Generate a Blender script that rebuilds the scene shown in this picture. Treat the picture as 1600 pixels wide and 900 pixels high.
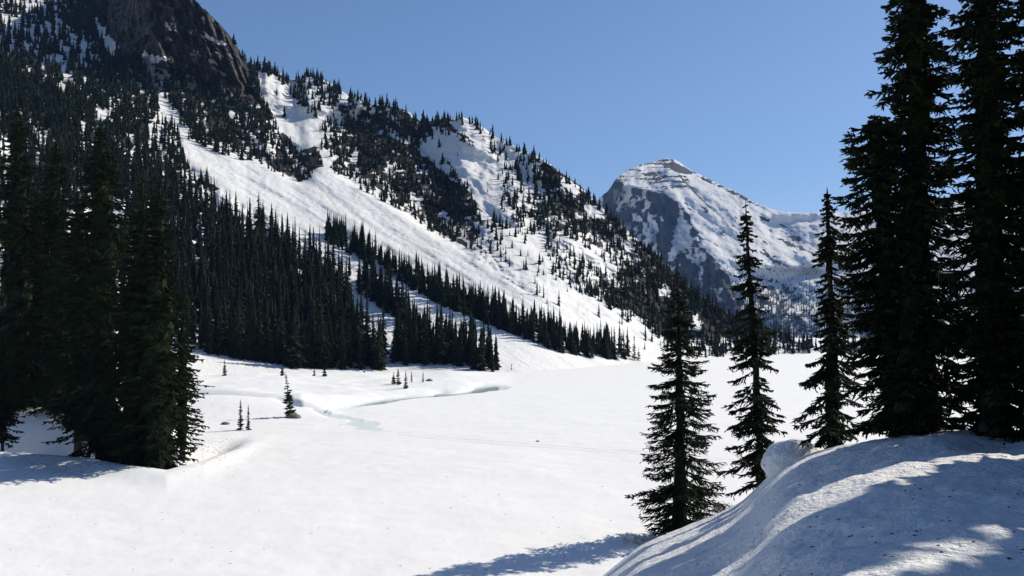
import bpy, math, random
import numpy as np

for o in list(bpy.data.objects): bpy.data.objects.remove(o)
S = bpy.context.scene
COL = S.collection

# ------------------------------------------------------------------ camera, world, sun, exposure
FPX, CX, HZ, EYE = 1386.0, 800.0, 520.0, 10.0        # focal length in photo pixels, horizon row, eye height over the lake
cam = bpy.data.cameras.new("camera"); cam_o = bpy.data.objects.new("camera", cam); COL.objects.link(cam_o)
cam.sensor_width = 36; cam.lens = 36*FPX/1600; cam.shift_y = (HZ-450)/1600
cam.clip_start = .1; cam.clip_end = 20000
cam_o.location = (0, 0, EYE); cam_o.rotation_euler = (math.radians(90), 0, 0)
S.camera = cam_o
SUN_AZ, SUN_EL = math.radians(56), math.radians(36)   # azimuth to the right of the view direction, elevation
sd = (math.sin(SUN_AZ)*math.cos(SUN_EL), math.cos(SUN_AZ)*math.cos(SUN_EL), math.sin(SUN_EL))
W = bpy.data.worlds.new("World"); S.world = W; W.use_nodes = True
wn = W.node_tree; wn.nodes.clear()
sky = wn.nodes.new("ShaderNodeTexSky"); sky.sky_type = 'NISHITA'; sky.sun_disc = False
sky.sun_elevation = SUN_EL; sky.sun_rotation = SUN_AZ
sky.altitude = 1500; sky.air_density = 1.0; sky.dust_density = 1.0; sky.ozone_density = 5.0
bg = wn.nodes.new("ShaderNodeBackground"); bg.inputs[1].default_value = .094
wo = wn.nodes.new("ShaderNodeOutputWorld")
wn.links.new(sky.outputs[0], bg.inputs[0]); wn.links.new(bg.outputs[0], wo.inputs[0])
sl = bpy.data.lights.new("sun", 'SUN'); sl.energy = 5.0; sl.angle = math.radians(.5); sl.color = (1, .925, .775)
so = bpy.data.objects.new("sun", sl); COL.objects.link(so)
from mathutils import Vector
so.rotation_euler = Vector(sd).to_track_quat('Z', 'Y').to_euler()
S.view_settings.view_transform = 'Standard'; S.view_settings.look = 'None'
S.view_settings.exposure = .28; S.view_settings.gamma = 1
S.cycles.max_bounces = 5; S.cycles.diffuse_bounces = 2; S.cycles.volume_bounces = 0
S.cycles.volume_step_rate = 1

# ------------------------------------------------------------------ numeric helpers
def h2(ix, iy, seed):
    n = (ix.astype(np.int64)*374761393 + iy.astype(np.int64)*668265263 + seed*1442695041) & 0xffffffff
    n = ((n ^ (n >> 13))*1274126177) & 0xffffffff
    return ((n ^ (n >> 16)) & 0xffff)/65535.0
def vn(x, y, seed=0):
    x = np.asarray(x, float); y = np.asarray(y, float)
    ix = np.floor(x); iy = np.floor(y); fx = x-ix; fy = y-iy
    fx = fx*fx*fx*(fx*(fx*6-15)+10); fy = fy*fy*fy*(fy*(fy*6-15)+10)
    a = h2(ix, iy, seed); b = h2(ix+1, iy, seed); c = h2(ix, iy+1, seed); d = h2(ix+1, iy+1, seed)
    return a+(b-a)*fx+(c-a)*fy+(a-b-c+d)*fx*fy
def fbm(x, y, seed=0, oct=4):
    s = 0; a = .5; t = 0
    for k in range(oct):
        s = s+a*vn(x*2**k+17.3*k, y*2**k-9.1*k, seed+k*31); t += a; a *= .55
    return s/t
def ss(a, b, x):
    t = np.clip((x-a)/(b-a), 0, 1); return t*t*(3-2*t)
def tab(pts, x, k=1):
    p = np.array(pts, float); return np.interp(x, p[:, 0], p[:, k])
def inpoly(x, y, poly):
    x = np.asarray(x, float); y = np.asarray(y, float)
    r = np.zeros(x.shape, bool); n = len(poly)
    for i in range(n):
        x0, y0 = poly[i]; x1, y1 = poly[(i+1) % n]
        if y0 == y1: continue
        c = ((y0 > y) != (y1 > y)) & (x < (x1-x0)*(y-y0)/(y1-y0)+x0)
        r ^= c
    return r
def polyline_dist(x, y, pts):
    d = np.full(np.shape(x), 1e9)
    for (x0, y0), (x1, y1) in zip(pts[:-1], pts[1:]):
        dx, dy = x1-x0, y1-y0
        t = np.clip(((x-x0)*dx+(y-y0)*dy)/(dx*dx+dy*dy), 0, 1)
        d = np.minimum(d, np.hypot(x-x0-t*dx, y-y0-t*dy))
    return d

# ------------------------------------------------------------------ object helpers
def mesh_from(name, V, F, mat=None, smooth=False, attrs=None):
    V = np.asarray(V, np.float32); F = np.asarray(F, np.int32)
    me = bpy.data.meshes.new(name); k = F.shape[1]
    me.vertices.add(len(V)); me.vertices.foreach_set("co", V.ravel())
    me.loops.add(F.size); me.loops.foreach_set("vertex_index", F.ravel())
    me.polygons.add(len(F)); me.polygons.foreach_set("loop_start", np.arange(0, F.size, k, dtype=np.int32))
    me.polygons.foreach_set("use_smooth", np.full(len(F), smooth))
    me.update(calc_edges=True)
    for an, av in (attrs or {}).items():
        a = me.attributes.new(an, 'FLOAT', 'POINT'); a.data.foreach_set("value", np.asarray(av, np.float32).ravel())
    if mat: me.materials.append(mat)
    return me
def link(name, me, parent=None, kind=None, label=None, cat=None, group=None, loc=None):
    o = bpy.data.objects.new(name, me); COL.objects.link(o)
    if parent: o.parent = parent
    if kind: o['kind'] = kind
    if label: o['label'] = label
    if cat: o['category'] = cat
    if group: o['group'] = group
    if loc is not None: o.location = loc
    return o
def grid_faces(nr, nc):
    i = np.arange((nr-1)*nc).reshape(nr-1, nc)[:, :-1].ravel()
    return np.stack([i, i+1, i+nc+1, i+nc], 1)

# ------------------------------------------------------------------ materials
def mat(name):
    m = bpy.data.materials.new(name); m.use_nodes = True
    nt = m.node_tree; return m, nt, nt.nodes["Principled BSDF"]
def nd(nt, t, **kw):
    n = nt.nodes.new(t)
    for k, v in kw.items(): setattr(n, k, v)
    return n
def noise(nt, scale, detail=4, rough=.55, co=None, stretch=None):
    n = nd(nt, "ShaderNodeTexNoise"); n.inputs["Scale"].default_value = scale
    n.inputs["Detail"].default_value = detail; n.inputs["Roughness"].default_value = rough
    src = co or nd(nt, "ShaderNodeTexCoord").outputs["Object"]
    if stretch:
        mp = nd(nt, "ShaderNodeMapping"); mp.inputs["Scale"].default_value = stretch[0]; mp.inputs["Rotation"].default_value = stretch[1]
        nt.links.new(src, mp.inputs[0]); src = mp.outputs[0]
    nt.links.new(src, n.inputs["Vector"]); return n.outputs["Fac"]
def ramp(nt, src, stops):
    r = nd(nt, "ShaderNodeValToRGB"); e = r.color_ramp.elements
    while len(e) < len(stops): e.new(.5)
    for el, (p, c) in zip(e, stops):
        el.position = p; el.color = (c, c, c, 1) if isinstance(c, (int, float)) else (*c, 1)
    nt.links.new(src, r.inputs[0]); return r.outputs[0]
def mixc(nt, fac, a, b):
    m = nd(nt, "ShaderNodeMix", data_type='RGBA')
    for s, i in ((fac, 0), (a, 6), (b, 7)):
        if hasattr(s, 'links'): nt.links.new(s, m.inputs[i])
        elif i == 0: m.inputs[0].default_value = s
        else: m.inputs[i].default_value = (*s, 1)
    return m.outputs[2]
def math_(nt, op, a, b=0.):
    m = nd(nt, "ShaderNodeMath", operation=op)
    for s, i in ((a, 0), (b, 1)):
        if hasattr(s, 'links'): nt.links.new(s, m.inputs[i])
        else: m.inputs[i].default_value = s
    return m.outputs[0]
def bump(nt, bsdf, src, dist, strength=1.0, prev=None):
    b = nd(nt, "ShaderNodeBump"); b.inputs["Distance"].default_value = dist; b.inputs["Strength"].default_value = strength
    nt.links.new(src, b.inputs["Height"])
    if prev: nt.links.new(prev, b.inputs["Normal"])
    nt.links.new(b.outputs[0], bsdf.inputs["Normal"]); return b.outputs[0]
def attr(nt, name):
    a = nd(nt, "ShaderNodeAttribute"); a.attribute_name = name; return a.outputs["Fac"]
SNOW = (.80, .80, .81); DIRTY = (.60, .585, .57)

def snow_near():
    m, nt, b = mat("snow_granular")
    n1 = noise(nt, 2.2, 5); n2 = noise(nt, 13, 4); n3 = noise(nt, 60, 3)
    spk = ramp(nt, noise(nt, 26, 3, .7), [(.70, 0.), (.76, 1.)])
    c = mixc(nt, math_(nt, 'MULTIPLY', ramp(nt, n1, [(.35, 0.), (.75, 1.)]), .35), SNOW, (.74, .735, .73))
    c = mixc(nt, math_(nt, 'MULTIPLY', spk, .22), c, (.45, .42, .38))
    nt.links.new(c, b.inputs["Base Color"]); b.inputs["Roughness"].default_value = .75; b.inputs["Specular IOR Level"].default_value = .25
    p = bump(nt, b, n1, .16); p = bump(nt, b, n2, .07, 1, p); bump(nt, b, n3, .008, 1, p)
    return m
def snow_field():
    m, nt, b = mat("snow_field")
    n0 = noise(nt, .035, 5); n1 = noise(nt, .5, 5, .6); n2 = noise(nt, 2.6, 4, .6)
    c = mixc(nt, ramp(nt, n0, [(.35, 0.), (.7, 1.)]), SNOW, (.80, .80, .805))
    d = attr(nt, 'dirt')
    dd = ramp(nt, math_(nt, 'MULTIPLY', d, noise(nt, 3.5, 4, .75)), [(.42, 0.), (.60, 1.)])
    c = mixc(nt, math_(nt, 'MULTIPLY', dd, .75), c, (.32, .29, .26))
    wet = ramp(nt, attr(nt, 'wet'), [(.2, 0.), (.9, 1.)])
    c = mixc(nt, wet, c, (.60, .67, .69))
    nt.links.new(c, b.inputs["Base Color"]); b.inputs["Roughness"].default_value = .8; b.inputs["Specular IOR Level"].default_value = .2
    p = bump(nt, b, n1, .10, .5); bump(nt, b, n2, .02, .5, p)
    return m
def slope_mat(name, rockcols, scale, soft=.08):
    m, nt, b = mat(name)
    r = attr(nt, 'rock')
    n = noise(nt, .35*scale, 5, .65)
    v = math_(nt, 'ADD', r, math_(nt, 'MULTIPLY', math_(nt, 'SUBTRACT', n, .5), .9))
    fac = ramp(nt, v, [(.5-soft, 0.), (.5+soft, 1.)])
    rk = ramp(nt, noise(nt, .12*scale, 6, .7, stretch=((1.6, 1.6, .5), (0, .5, 0))), [(.3, rockcols[0]), (.55, rockcols[1]), (.75, rockcols[2])])
    ck = ramp(nt, noise(nt, .10*scale, 7, .72, stretch=((2.2, 2.2, .45), (0, .5, .3))), [(.38, (.014, .013, .013)), (.52, (.05, .044, .039)), (.68, (.24, .205, .17))])
    rk = mixc(nt, attr(nt, 'cliff'), rk, ck)
    st = attr(nt, 'dirt')
    sc = mixc(nt, ramp(nt, st, [(.0, 0.), (1., 1.)]), (.79, .79, .80), (.50, .485, .47))
    sc = mixc(nt, math_(nt, 'MULTIPLY', ramp(nt, noise(nt, .06*scale, 5), [(.4, 0.), (.7, 1.)]), .5), sc, (.74, .735, .73))
    c = mixc(nt, fac, sc, rk)
    nt.links.new(c, b.inputs["Base Color"]); b.inputs["Roughness"].default_value = .85; b.inputs["Specular IOR Level"].default_value = .15
    h = math_(nt, 'MULTIPLY', noise(nt, .5*scale, 6, .65), math_(nt, 'ADD', math_(nt, 'MULTIPLY', fac, 1.), .22))
    bump(nt, b, h, 2.2/scale, .9)
    return m
def foliage(name, c0, c1):
    m, nt, b = mat(name)
    n = noise(nt, 1.7, 3)
    nt.links.new(ramp(nt, n, [(.35, c0), (.65, c1)]), b.inputs["Base Color"])
    b.inputs["Roughness"].default_value = .8; b.inputs["Specular IOR Level"].default_value = .06
    return m
def bark():
    m, nt, b = mat("bark")
    n = noise(nt, 6, 5, .7, stretch=((3, 3, .6), (0, 0, 0)))
    nt.links.new(ramp(nt, n, [(.3, (.018, .015, .012)), (.7, (.055, .045, .038))]), b.inputs["Base Color"])
    b.inputs["Roughness"].default_value = .9; bump(nt, b, n, .03)
    return m
M_NEAR = snow_near(); M_FIELD = snow_field()
M_SLOPE = slope_mat("slope_snow_and_rock", ((.012, .011, .011), (.026, .024, .023), (.06, .054, .05)), 1.0)
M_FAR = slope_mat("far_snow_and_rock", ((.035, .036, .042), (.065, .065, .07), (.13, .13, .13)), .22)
M_FOL = foliage("fir_needles", (.008, .013, .006), (.017, .024, .010))
M_FOL2 = foliage("fir_needles_far", (.010, .015, .009), (.020, .027, .014))
M_BARK = bark()
def plain(name, col, rough=.8, ns=3., var=.35):
    m, nt, b = mat(name)
    n = noise(nt, ns, 4)
    nt.links.new(ramp(nt, n, [(.3, tuple(v*(1-var) for v in col)), (.7, tuple(v*(1+var) for v in col))]), b.inputs["Base Color"])
    b.inputs["Roughness"].default_value = rough
    return m
M_ROCK = plain("grey_rock", (.14, .13, .12)); M_LIT = plain("twig_litter", (.07, .05, .035))

# ------------------------------------------------------------------ shape of the ground
LIP = [(-400, 78), (0, 74.5), (100, 72), (200, 66.6), (260, 64), (320, 68.6), (370, 75), (420, 84), (3000, 84)]
CHAN = [(-400, 150), (300, 134), (400, 120), (470, 111), (520, 113.5), (560, 124), (600, 131), (650, 139), (700, 143), (740, 151), (772, 166), (900, 190), (2500, 190)]
def wpt(px, D): return ((px-CX)/FPX*D, D)
CH_LINE = [wpt(330, 131), wpt(400, 120), wpt(462, 112), wpt(520, 114), wpt(560, 124), wpt(600, 131), wpt(650, 139), wpt(700, 143), wpt(740, 151), wpt(772, 165)]
CH_B = [wpt(468, 110), wpt(500, 107.5), wpt(530, 104)]
SLUSH = [(484, 645), (510, 645), (545, 651), (570, 657), (588, 663), (606, 674), (575, 674.5), (548, 671), (556, 667), (535, 662), (545, 659), (515, 653)]
SLUSH_W = [((px-CX)/FPX*(EYE*FPX/(py-HZ)), EYE*FPX/(py-HZ)) for px, py in SLUSH]
def field(x, y, want=False):
    x = np.asarray(x, float); y = np.asarray(y, float)
    px = CX+FPX*x/np.maximum(y, 1.)
    z = (fbm(x/34, y/34, 3)-.5)*.55*ss(60, 25, np.abs(y-50)) + (fbm(x/6, y/6, 8)-.5)*.16
    z = z+(fbm(x/1.3, y/1.3, 9)-.5)*.05+(fbm(x/14+y/40, y/5, 19)-.5)*.10
    lip = tab(LIP, px)
    wl = ss(440, 330, px)
    z = z+.35*np.exp(-((y-lip+1.5)/4.)**2)*wl
    z = z-1.9*np.exp(-((y-lip-5.5)/3.6)**2)*wl*ss(400, 300, px)
    z = z+2.7*ss(3, 13, y-lip)*ss(300, 180, px)*ss(135, 100, y)
    # knoll in front of the stream, with the two saplings at its foot
    z = z+2.0*np.exp(-((x+39)/15)**2-((y-113)/11)**2)
    # stream cut and the bank behind it
    ch = tab(CHAN, px)
    bh = tab([(250, 1.4), (480, 1.0), (600, .7), (700, .8), (745, .5), (800, 0), (2000, 0)], px)
    near_bank = ss(.6, 13, y-ch)**.8
    z = z+bh*near_bank*ss(260, 200, y)
    z = z+(fbm(x/11, y/11, 41)-.5)*1.1*near_bank*ss(820, 700, px)*ss(320, 240, y)
    z = z-.22*np.exp(-((px-505)/12)**2-((y-ch-3)/3)**2)-.6*np.exp(-((px-690)/16)**2-((y-ch-5)/4)**2)
    dch = polyline_dist(x, y, CH_LINE)
    wch = tab([(300, .5), (470, 1.0), (540, 1.1), (600, 2.2), (650, 1.3), (760, 1.6)], px)*(.5+.9*fbm(x/9, y/9, 5))
    cut = ss(wch+1.0, wch-.3, dch)*ss(420, 470, px)
    end = np.hypot((x-wpt(765, 162)[0])/3.4, (y-162)/7.5)
    cut = np.maximum(cut, ss(1.15, .85, end+.4*(fbm(x/2, y/2, 6)-.5)))
    z = z*(1-.92*cut)-.25*cut
    xs = x+(fbm(x/1.7, y/1.7, 12)-.5)*2.2; ys = y+(fbm(x/1.7, y/1.7, 13)-.5)*3
    sl = inpoly(xs, ys, SLUSH_W).astype(float)
    z = z*(1-.9*sl)-.04*sl
    z = z+.45*(ss(200, 330, y))*(fbm(x/18, y/18, 21)-.3)*ss(700, 1050, px)
    z = z*(1-.85*np.exp(-((px-545)/45)**2-((y-109)/9)**2)*(1-np.maximum(cut, sl)))
    if want: return z, cut, sl
    return z
MND = [(500, 1500, 14), (700, 1150, 22), (800, 1050, 26), (880, 962, 30), (940, 903, 33), (1000, 853, 35.5), (1060, 828, 37), (1130, 800, 35.5), (1165, 780, 34),
       (1185, 760, 32.6), (1205, 736, 31.4), (1240, 716, 30), (1300, 698, 28.3), (1350, 690, 26.3), (1400, 682, 24.8), (1500, 671, 23.6), (1600, 677, 23), (1900, 680, 23), (2600, 690, 24)]
MX_ = np.arange(300, 2700, 4.); MS_ = [np.convolve(np.pad(tab(MND, MX_, k_), 9, mode='edge'), np.hanning(21)[1:-1]/np.hanning(21).sum(), 'valid') for k_ in (1, 2)]
def mound(x, y):
    x = np.asarray(x, float); y = np.asarray(y, float)
    px = CX+FPX*x/np.maximum(y, 2.5)
    ps = np.interp(px, MX_, MS_[0]); C = np.interp(px, MX_, MS_[1])
    zc = EYE-(ps-HZ)/FPX*C
    t = (y-2)/(C-2)
    zin = 8.25+(zc-8.25)*np.clip(t, 0, 1)
    # a soft fold running down to the left, and the hollow under the tall trees at the far right
    zin = zin-.34*np.exp(-((px-1560)/70)**2-((t-.86)/.1)**2)*ss(1400, 1520, px)
    zin = zin+(fbm(x/5, y/5, 51)-.5)*.55*np.clip(t, 0, 1)*(1-np.clip(t, 0, 1))*4*.6
    over = np.clip(y-C, 0, None)
    zz = np.where(t <= 1, zin, zc-.16*over-.045*over**2)
    zz = np.where(y < 2, 8.25, zz)
    am = ss(4, 9, y)
    zz = zz+am*((fbm(x/1.1, y/1.1, 61)-.5)*.20+(fbm(x/.36, y/.36, 62)-.5)*.10)*np.where(t > 1, .5, 1-.55*ss(.9, 1, t))
    return np.maximum(zz, -1.2)
def gz(x, y):
    return float(max(field(np.array([x]), np.array([y]))[0], mound(np.array([x]), np.array([y]))[0]))
def on_field(px, py):
    """where the line of sight through a photo pixel meets the lake plain"""
    t = (HZ-py)/FPX; D = np.linspace(34, 420, 4000); x = (px-CX)/FPX*D
    z = field(x, D); i = np.argmax(EYE+t*D <= z)
    return x[i], D[i], z[i]

# ------------------------------------------------------------------ left valley side and its spur
FOOT = [(-300, 680), (0, 635), (300, 602), (450, 592), (600, 586), (790, 583), (900, 576), (1000, 566), (1150, 557), (1300, 552), (1600, 550), (1950, 548)]
CREST = [(-300, -30), (0, -28), (150, -34), (205, -48), (235, -60), (290, -22), (315, 10), (345, 40), (370, 72), (386, 100), (400, 103), (425, 110), (450, 124), (462, 126), (478, 118), (500, 126), (520, 134), (545, 150),
         (560, 152), (580, 162), (600, 164), (615, 168), (635, 172), (655, 187), (690, 188), (720, 186), (745, 190), (760, 202), (780, 215), (800, 226), (815, 238), (830, 238), (850, 250), (880, 270),
         (905, 290), (930, 312), (945, 328), (975, 356), (1000, 378), (1030, 402), (1060, 432), (1100, 462), (1130, 484), (1200, 518), (1270, 541), (1320, 540), (1400, 530), (1500, 512), (1600, 498), (1950, 440)]
CLIFF = [(150, -140), (290, -60), (320, 10), (362, 60), (392, 118), (400, 160), (360, 150), (300, 118), (255, 108), (225, 92), (190, 92), (170, 50)]
# spur crest lines: the ground left of each line faces away from the sun
SPURS = [([(240, -120), (245, 0), (262, 60), (300, 118)], 95, 34),
         ([(395, 95), (415, 160), (440, 215), (470, 260)], 30, -10),
         ([(455, 122), (480, 150), (505, 175), (520, 210), (525, 260)], 75, 26),
         ([(548, 150), (560, 185), (590, 215), (600, 260)], 40, 14),
         ([(672, 190), (700, 205), (745, 228), (775, 250), (800, 290), (800, 345)], 105, 42),
         ([(850, 250), (880, 285), (900, 330), (905, 370)], 55, 18),
         ([(945, 325), (960, 360), (985, 400)], 35, 12)]
P_CLEAN = [[(272, 198), (300, 216), (350, 240), (400, 250), (450, 276), (482, 292), (488, 268), (505, 258), (545, 282), (600, 312), (650, 342), (700, 382), (740, 404), (790, 436), (850, 474), (900, 500), (960, 530),
            (1010, 548), (1010, 566), (950, 560), (800, 520), (740, 497), (680, 472), (620, 436), (560, 404), (505, 380), (545, 455), (590, 500), (640, 520), (720, 550), (800, 575), (1000, 562), (1000, 580), (600, 590), (570, 500), (520, 428), (450, 372), (400, 345), (340, 300), (300, 262)]]
TRACK = [(272, 198), (300, 216), (350, 240), (400, 250), (450, 276), (482, 292), (488, 268), (505, 258), (545, 282), (600, 312), (650, 342), (700, 382), (740, 404), (790, 436), (850, 474), (900, 500), (980, 535),
         (1010, 556), (960, 550), (800, 500), (700, 452), (600, 398), (520, 345), (508, 378), (470, 372), (400, 332), (340, 290), (300, 262)]
LOWSNOW = [(505, 380), (560, 404), (620, 436), (680, 472), (740, 497), (800, 522), (880, 552), (1000, 566), (1060, 545), (1100, 560), (1000, 590), (600, 590), (560, 500), (528, 440)]
MIDSNOW = [(772, 352), (850, 362), (856, 400), (880, 428), (930, 462), (985, 490), (1030, 520), (1045, 545), (1000, 552), (960, 532), (900, 502), (850, 474), (800, 440), (770, 400)]
PATCHES = [[(58, 0), (80, 2), (78, 8), (66, 7)], [(60, 28), (72, 46), (68, 50), (62, 42)], [(108, 44), (122, 54), (118, 58), (110, 52)], [(114, 57), (140, 72), (136, 80), (118, 68)],
           [(132, 74), (156, 88), (152, 92), (136, 84)], [(40, 58), (66, 80), (60, 84), (42, 66)], [(85, 78), (107, 90), (106, 98), (86, 88)], [(92, 98), (115, 116), (110, 124), (94, 112)], [(94, 120), (102, 124), (101, 148), (95, 140)],
           [(50, 194), (80, 212), (78, 224), (52, 204)], [(114, 224), (132, 221), (136, 262), (118, 262)], [(128, 186), (134, 192), (134, 210), (129, 206)], [(222, 78), (250, 88), (250, 100), (226, 96)], [(226, 98), (270, 116), (272, 128), (230, 112)],
           [(290, 118), (306, 126), (304, 142), (292, 136)], [(246, 142), (262, 150), (278, 180), (270, 192), (250, 172)], [(222, 174), (246, 184), (244, 190), (224, 182)], [(196, 240), (214, 226), (224, 250), (206, 262)],
           [(248, 85), (270, 96), (268, 100), (250, 92)], [(362, 136), (370, 140), (368, 146), (360, 142)], [(384, 176), (396, 186), (392, 190), (382, 182)], [(418, 222), (434, 234), (430, 240), (416, 230)], [(500, 236), (514, 232), (520, 250), (505, 262)],
           [(548, 232), (560, 234), (558, 256), (548, 252)], [(572, 300), (588, 306), (586, 318), (574, 312)], [(604, 250), (630, 262), (624, 268), (604, 258)], [(690, 330), (704, 334), (702, 342), (692, 340)], [(640, 300), (660, 308), (655, 318), (642, 312)],
           [(815, 285), (830, 282), (832, 300), (818, 298)], [(840, 280), (855, 290), (852, 300), (842, 296)], [(848, 236+8), (880, 262), (876, 268), (846, 252)], [(876, 276), (908, 296), (902, 304), (874, 286)], [(818, 308), (830, 318), (826, 324), (816, 316)],
           [(885, 362), (925, 385), (972, 412), (960, 428), (925, 408), (890, 388)], [(1028, 442), (1048, 446), (1050, 462), (1030, 462)], [(912, 322), (925, 312), (952, 332), (946, 342), (918, 340)],
           [(655, 218), (675, 215), (690, 245), (712, 280), (716, 290), (690, 262), (660, 240)], [(0, 12), (20, 18), (52, 48), (40, 52), (10, 30)], [(85, 22), (105, 34), (108, 42), (90, 32)],
           [(76, 40), (104, 74), (98, 78), (80, 62)], [(150, 165), (175, 170), (172, 186), (152, 182)], [(145, 18), (160, 40), (185, 78), (180, 92), (165, 70), (150, 40)],
           [(318, 48), (352, 68), (356, 74), (325, 60)], [(448, 228), (462, 250), (444, 235)], [(362, 176), (376, 182), (372, 190), (362, 184)], [(255, 32), (276, 46), (262, 42)],
           [(1082, 492), (1094, 492), (1094, 516), (1078, 515)], [(600, 196), (648, 218), (640, 226), (605, 210)], [(648, 258), (670, 258), (668, 272), (652, 272)],
           [(402, 106), (425, 112), (440, 126), (462, 160), (500, 180), (500, 225), (470, 232), (430, 190), (408, 140)],
           [(676, 198), (700, 205), (760, 236), (790, 262), (778, 330), (760, 340), (735, 300), (700, 250), (680, 225)],
           [(700, 190), (730, 190), (750, 212), (772, 238), (762, 236), (730, 214)]]
GRID = """
6689999988
5556999998
9767867879
9987876878833466
8898785788863677772466
97988856775857888874246566
9999877535888787875258856
9999999841132147788557788699
9999999985211125787467796999
9999999999753222457325865899
9999999999998524112324977789""".split()
GR = np.full((15, 54), 9.)
for r_, row in enumerate(GRID):
    for c_, ch_ in enumerate(row): GR[r_, c_] = float(ch_)
    if row: GR[r_, len(row):] = GR[r_, len(row)-1]
GR[11:] = 9
GR /= 9.
def dark(px, py):
    """share of the slope that is rock or trees rather than bare snow, in the photo's frame"""
    px = np.asarray(px, float)+(fbm(px/30, py/30, 71)-.5)*16; py = np.asarray(py, float)+(fbm(px/30, py/30, 72)-.5)*16
    gx = np.clip(px/40-.5, 0, 52.99); gy = np.clip(py/40-.5, 0, 13.99)
    ix = gx.astype(int); iy = gy.astype(int); fx = gx-ix; fy = gy-iy
    v = (GR[iy, ix]*(1-fx)+GR[iy, ix+1]*fx)*(1-fy)+(GR[iy+1, ix]*(1-fx)+GR[iy+1, ix+1]*fx)*fy
    j = 3.
    qx = px; qy = py
    for p in PATCHES: v = np.where(inpoly(qx, qy, p), v*.12, v)
    for p in (TRACK, LOWSNOW): v = np.where(inpoly(qx, qy, p), 0, v)
    v = np.where(inpoly(qx, qy, MIDSNOW), .08, v)
    return v
NC, NR = 750, 262
hpx = np.linspace(-280, 1950, NC)
hF = tab(FOOT, hpx); hC = tab(CREST, hpx)
hC = hC+((fbm(hpx/22, hpx*0, 81)-.5)*9+(fbm(hpx/5, hpx*0, 82)-.5)*4)*ss(1300, 900, hpx)
hv = np.linspace(0, 1, NR)
hCs = np.convolve(np.pad(tab(CREST, hpx), 30, mode='edge'), np.ones(61)/61, 'valid')
PX = np.broadcast_to(hpx, (NR, NC)); PY = hF+(hCs-hF)*hv[:, None]+(hC-hCs)*hv[:, None]**5

T = (HZ-PY)/FPX
cl = inpoly(PX, PY, CLIFF).astype(float)
for _ in range(3): cl[1:-1, 1:-1] = (cl[1:-1, 1:-1]*2+cl[:-2, 1:-1]+cl[2:, 1:-1]+cl[1:-1, :-2]+cl[1:-1, 2:])/6
vS = (hF-PY)/(hF-hCs); g = .15+.30*ss(0, .22, vS)+.06*vS
g = np.maximum(g, T+.20)+.05*(fbm(PX/120, PY/60, 83)-.5)+1.6*cl
dT = np.diff(T, axis=0, prepend=T[:1])
lnD = np.log(EYE*FPX/(hF-HZ))+np.cumsum(dT/(g-T), axis=0)
k = np.ones(41)/41                                    # even out the columns
lnD = np.stack([np.convolve(np.pad(r, 20, mode='edge'), k, 'valid') for r in lnD])
HD = np.exp(lnD)
HD = HD-cl*62*ss(400, 255, PX)+cl*34*ss(240, 170, PX)
open_ = np.maximum(inpoly(PX, PY, TRACK), inpoly(PX, PY, LOWSNOW)).astype(float)
for _ in range(10): open_[1:-1, 1:-1] = (open_[1:-1, 1:-1]*2+open_[:-2, 1:-1]+open_[2:, 1:-1]+open_[1:-1, :-2]+open_[1:-1, 2:])/6
for line, w, amp in SPURS:
    ln = np.array(line, float); xl = np.interp(PY, ln[:, 1], ln[:, 0])
    inr = ss(ln[0, 1]-30, ln[0, 1], PY)*ss(ln[-1, 1]+45, ln[-1, 1]-10, PY)
    d = (xl-PX)/w
    prof = np.where(d < 0, 0, np.where(d < 1, d, np.clip(1-(d-1)/1.6, 0, 1)))
    for _ in range(4): prof[:, 1:-1] = (prof[:, :-2]+prof[:, 1:-1]*2+prof[:, 2:])/4
    HD = HD+amp*prof*inr*(1-open_)
for _ in range(6): HD[1:-1, 1:-1] = (HD[1:-1, 1:-1]*2+HD[:-2, 1:-1]+HD[2:, 1:-1]+HD[1:-1, :-2]+HD[1:-1, 2:])/6
am = ss(.04, .3, hv)[:, None]*(1-.86*open_)*(1-.5*inpoly(PX, PY, MIDSNOW))
HX = (PX-CX)/FPX*HD
al = PX*.84+PY*.54; ac = -PX*.54+PY*.84              # along and across the fall line as it runs in the photo
rg = 1-np.abs(2*fbm(ac/55, al/120, 84)-1)
HD = HD+am*((rg-.6)*13+(fbm(ac/16, al/34, 85)-.5)*6+(fbm(PX/7, PY/7, 86)-.5)*3*(1+1.5*dark(PX, PY))+(fbm(PX/3, PY/3, 186, 2)-.5)*1.5)
HD = HD+open_*ss(.05, .3, hv)[:, None]*((fbm(ac/9+.4*np.sin(al/40), al/130, 87)-.5)*2.6+(fbm(ac/3.2, al/60, 88)-.5)*1.1+(fbm(PX/4, PY/3, 188)-.5)*1.2)
cr_ = PX*.35+PY*.94; cq_ = PX*.94-PY*.35
HD = HD+cl*((1-np.abs(2*fbm(cq_/9, cr_/60, 89)-1))*26+(fbm(PX/8, PY/8, 90)-.5)*9-13+(np.floor(fbm(cq_/16, cr_/18, 92)*9)/9-.5)*26)
HX = (PX-CX)/FPX*HD; HZZ = EYE+T*HD
dk = dark(PX, PY)
rp = fbm(ac/7, al/16, 91)*.5+fbm(PX/4.5, PY/5, 92)*.5
stand = ss(440, 470, PY-.35*(PX-300)) if False else None
def stand_zone(px, py):                               # dense timber low on the slope stands on snow, not rock
    return np.maximum(ss(-25, 15, py-np.interp(px, [-300, 0, 150, 280, 400, 500, 560], [230, 215, 235, 290, 350, 400, 460]))*ss(620, 590, px),
                      ss(-15, 15, py-np.interp(px, [820, 900, 1000, 1100, 1270], [345, 375, 425, 470, 530]))*ss(800, 840, px))
sz = stand_zone(PX, PY)
rock = np.clip((dk*.70-rp)*3.2+.5, 0, 1)*(1-.8*sz*ss(1000, 900, PX))
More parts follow.
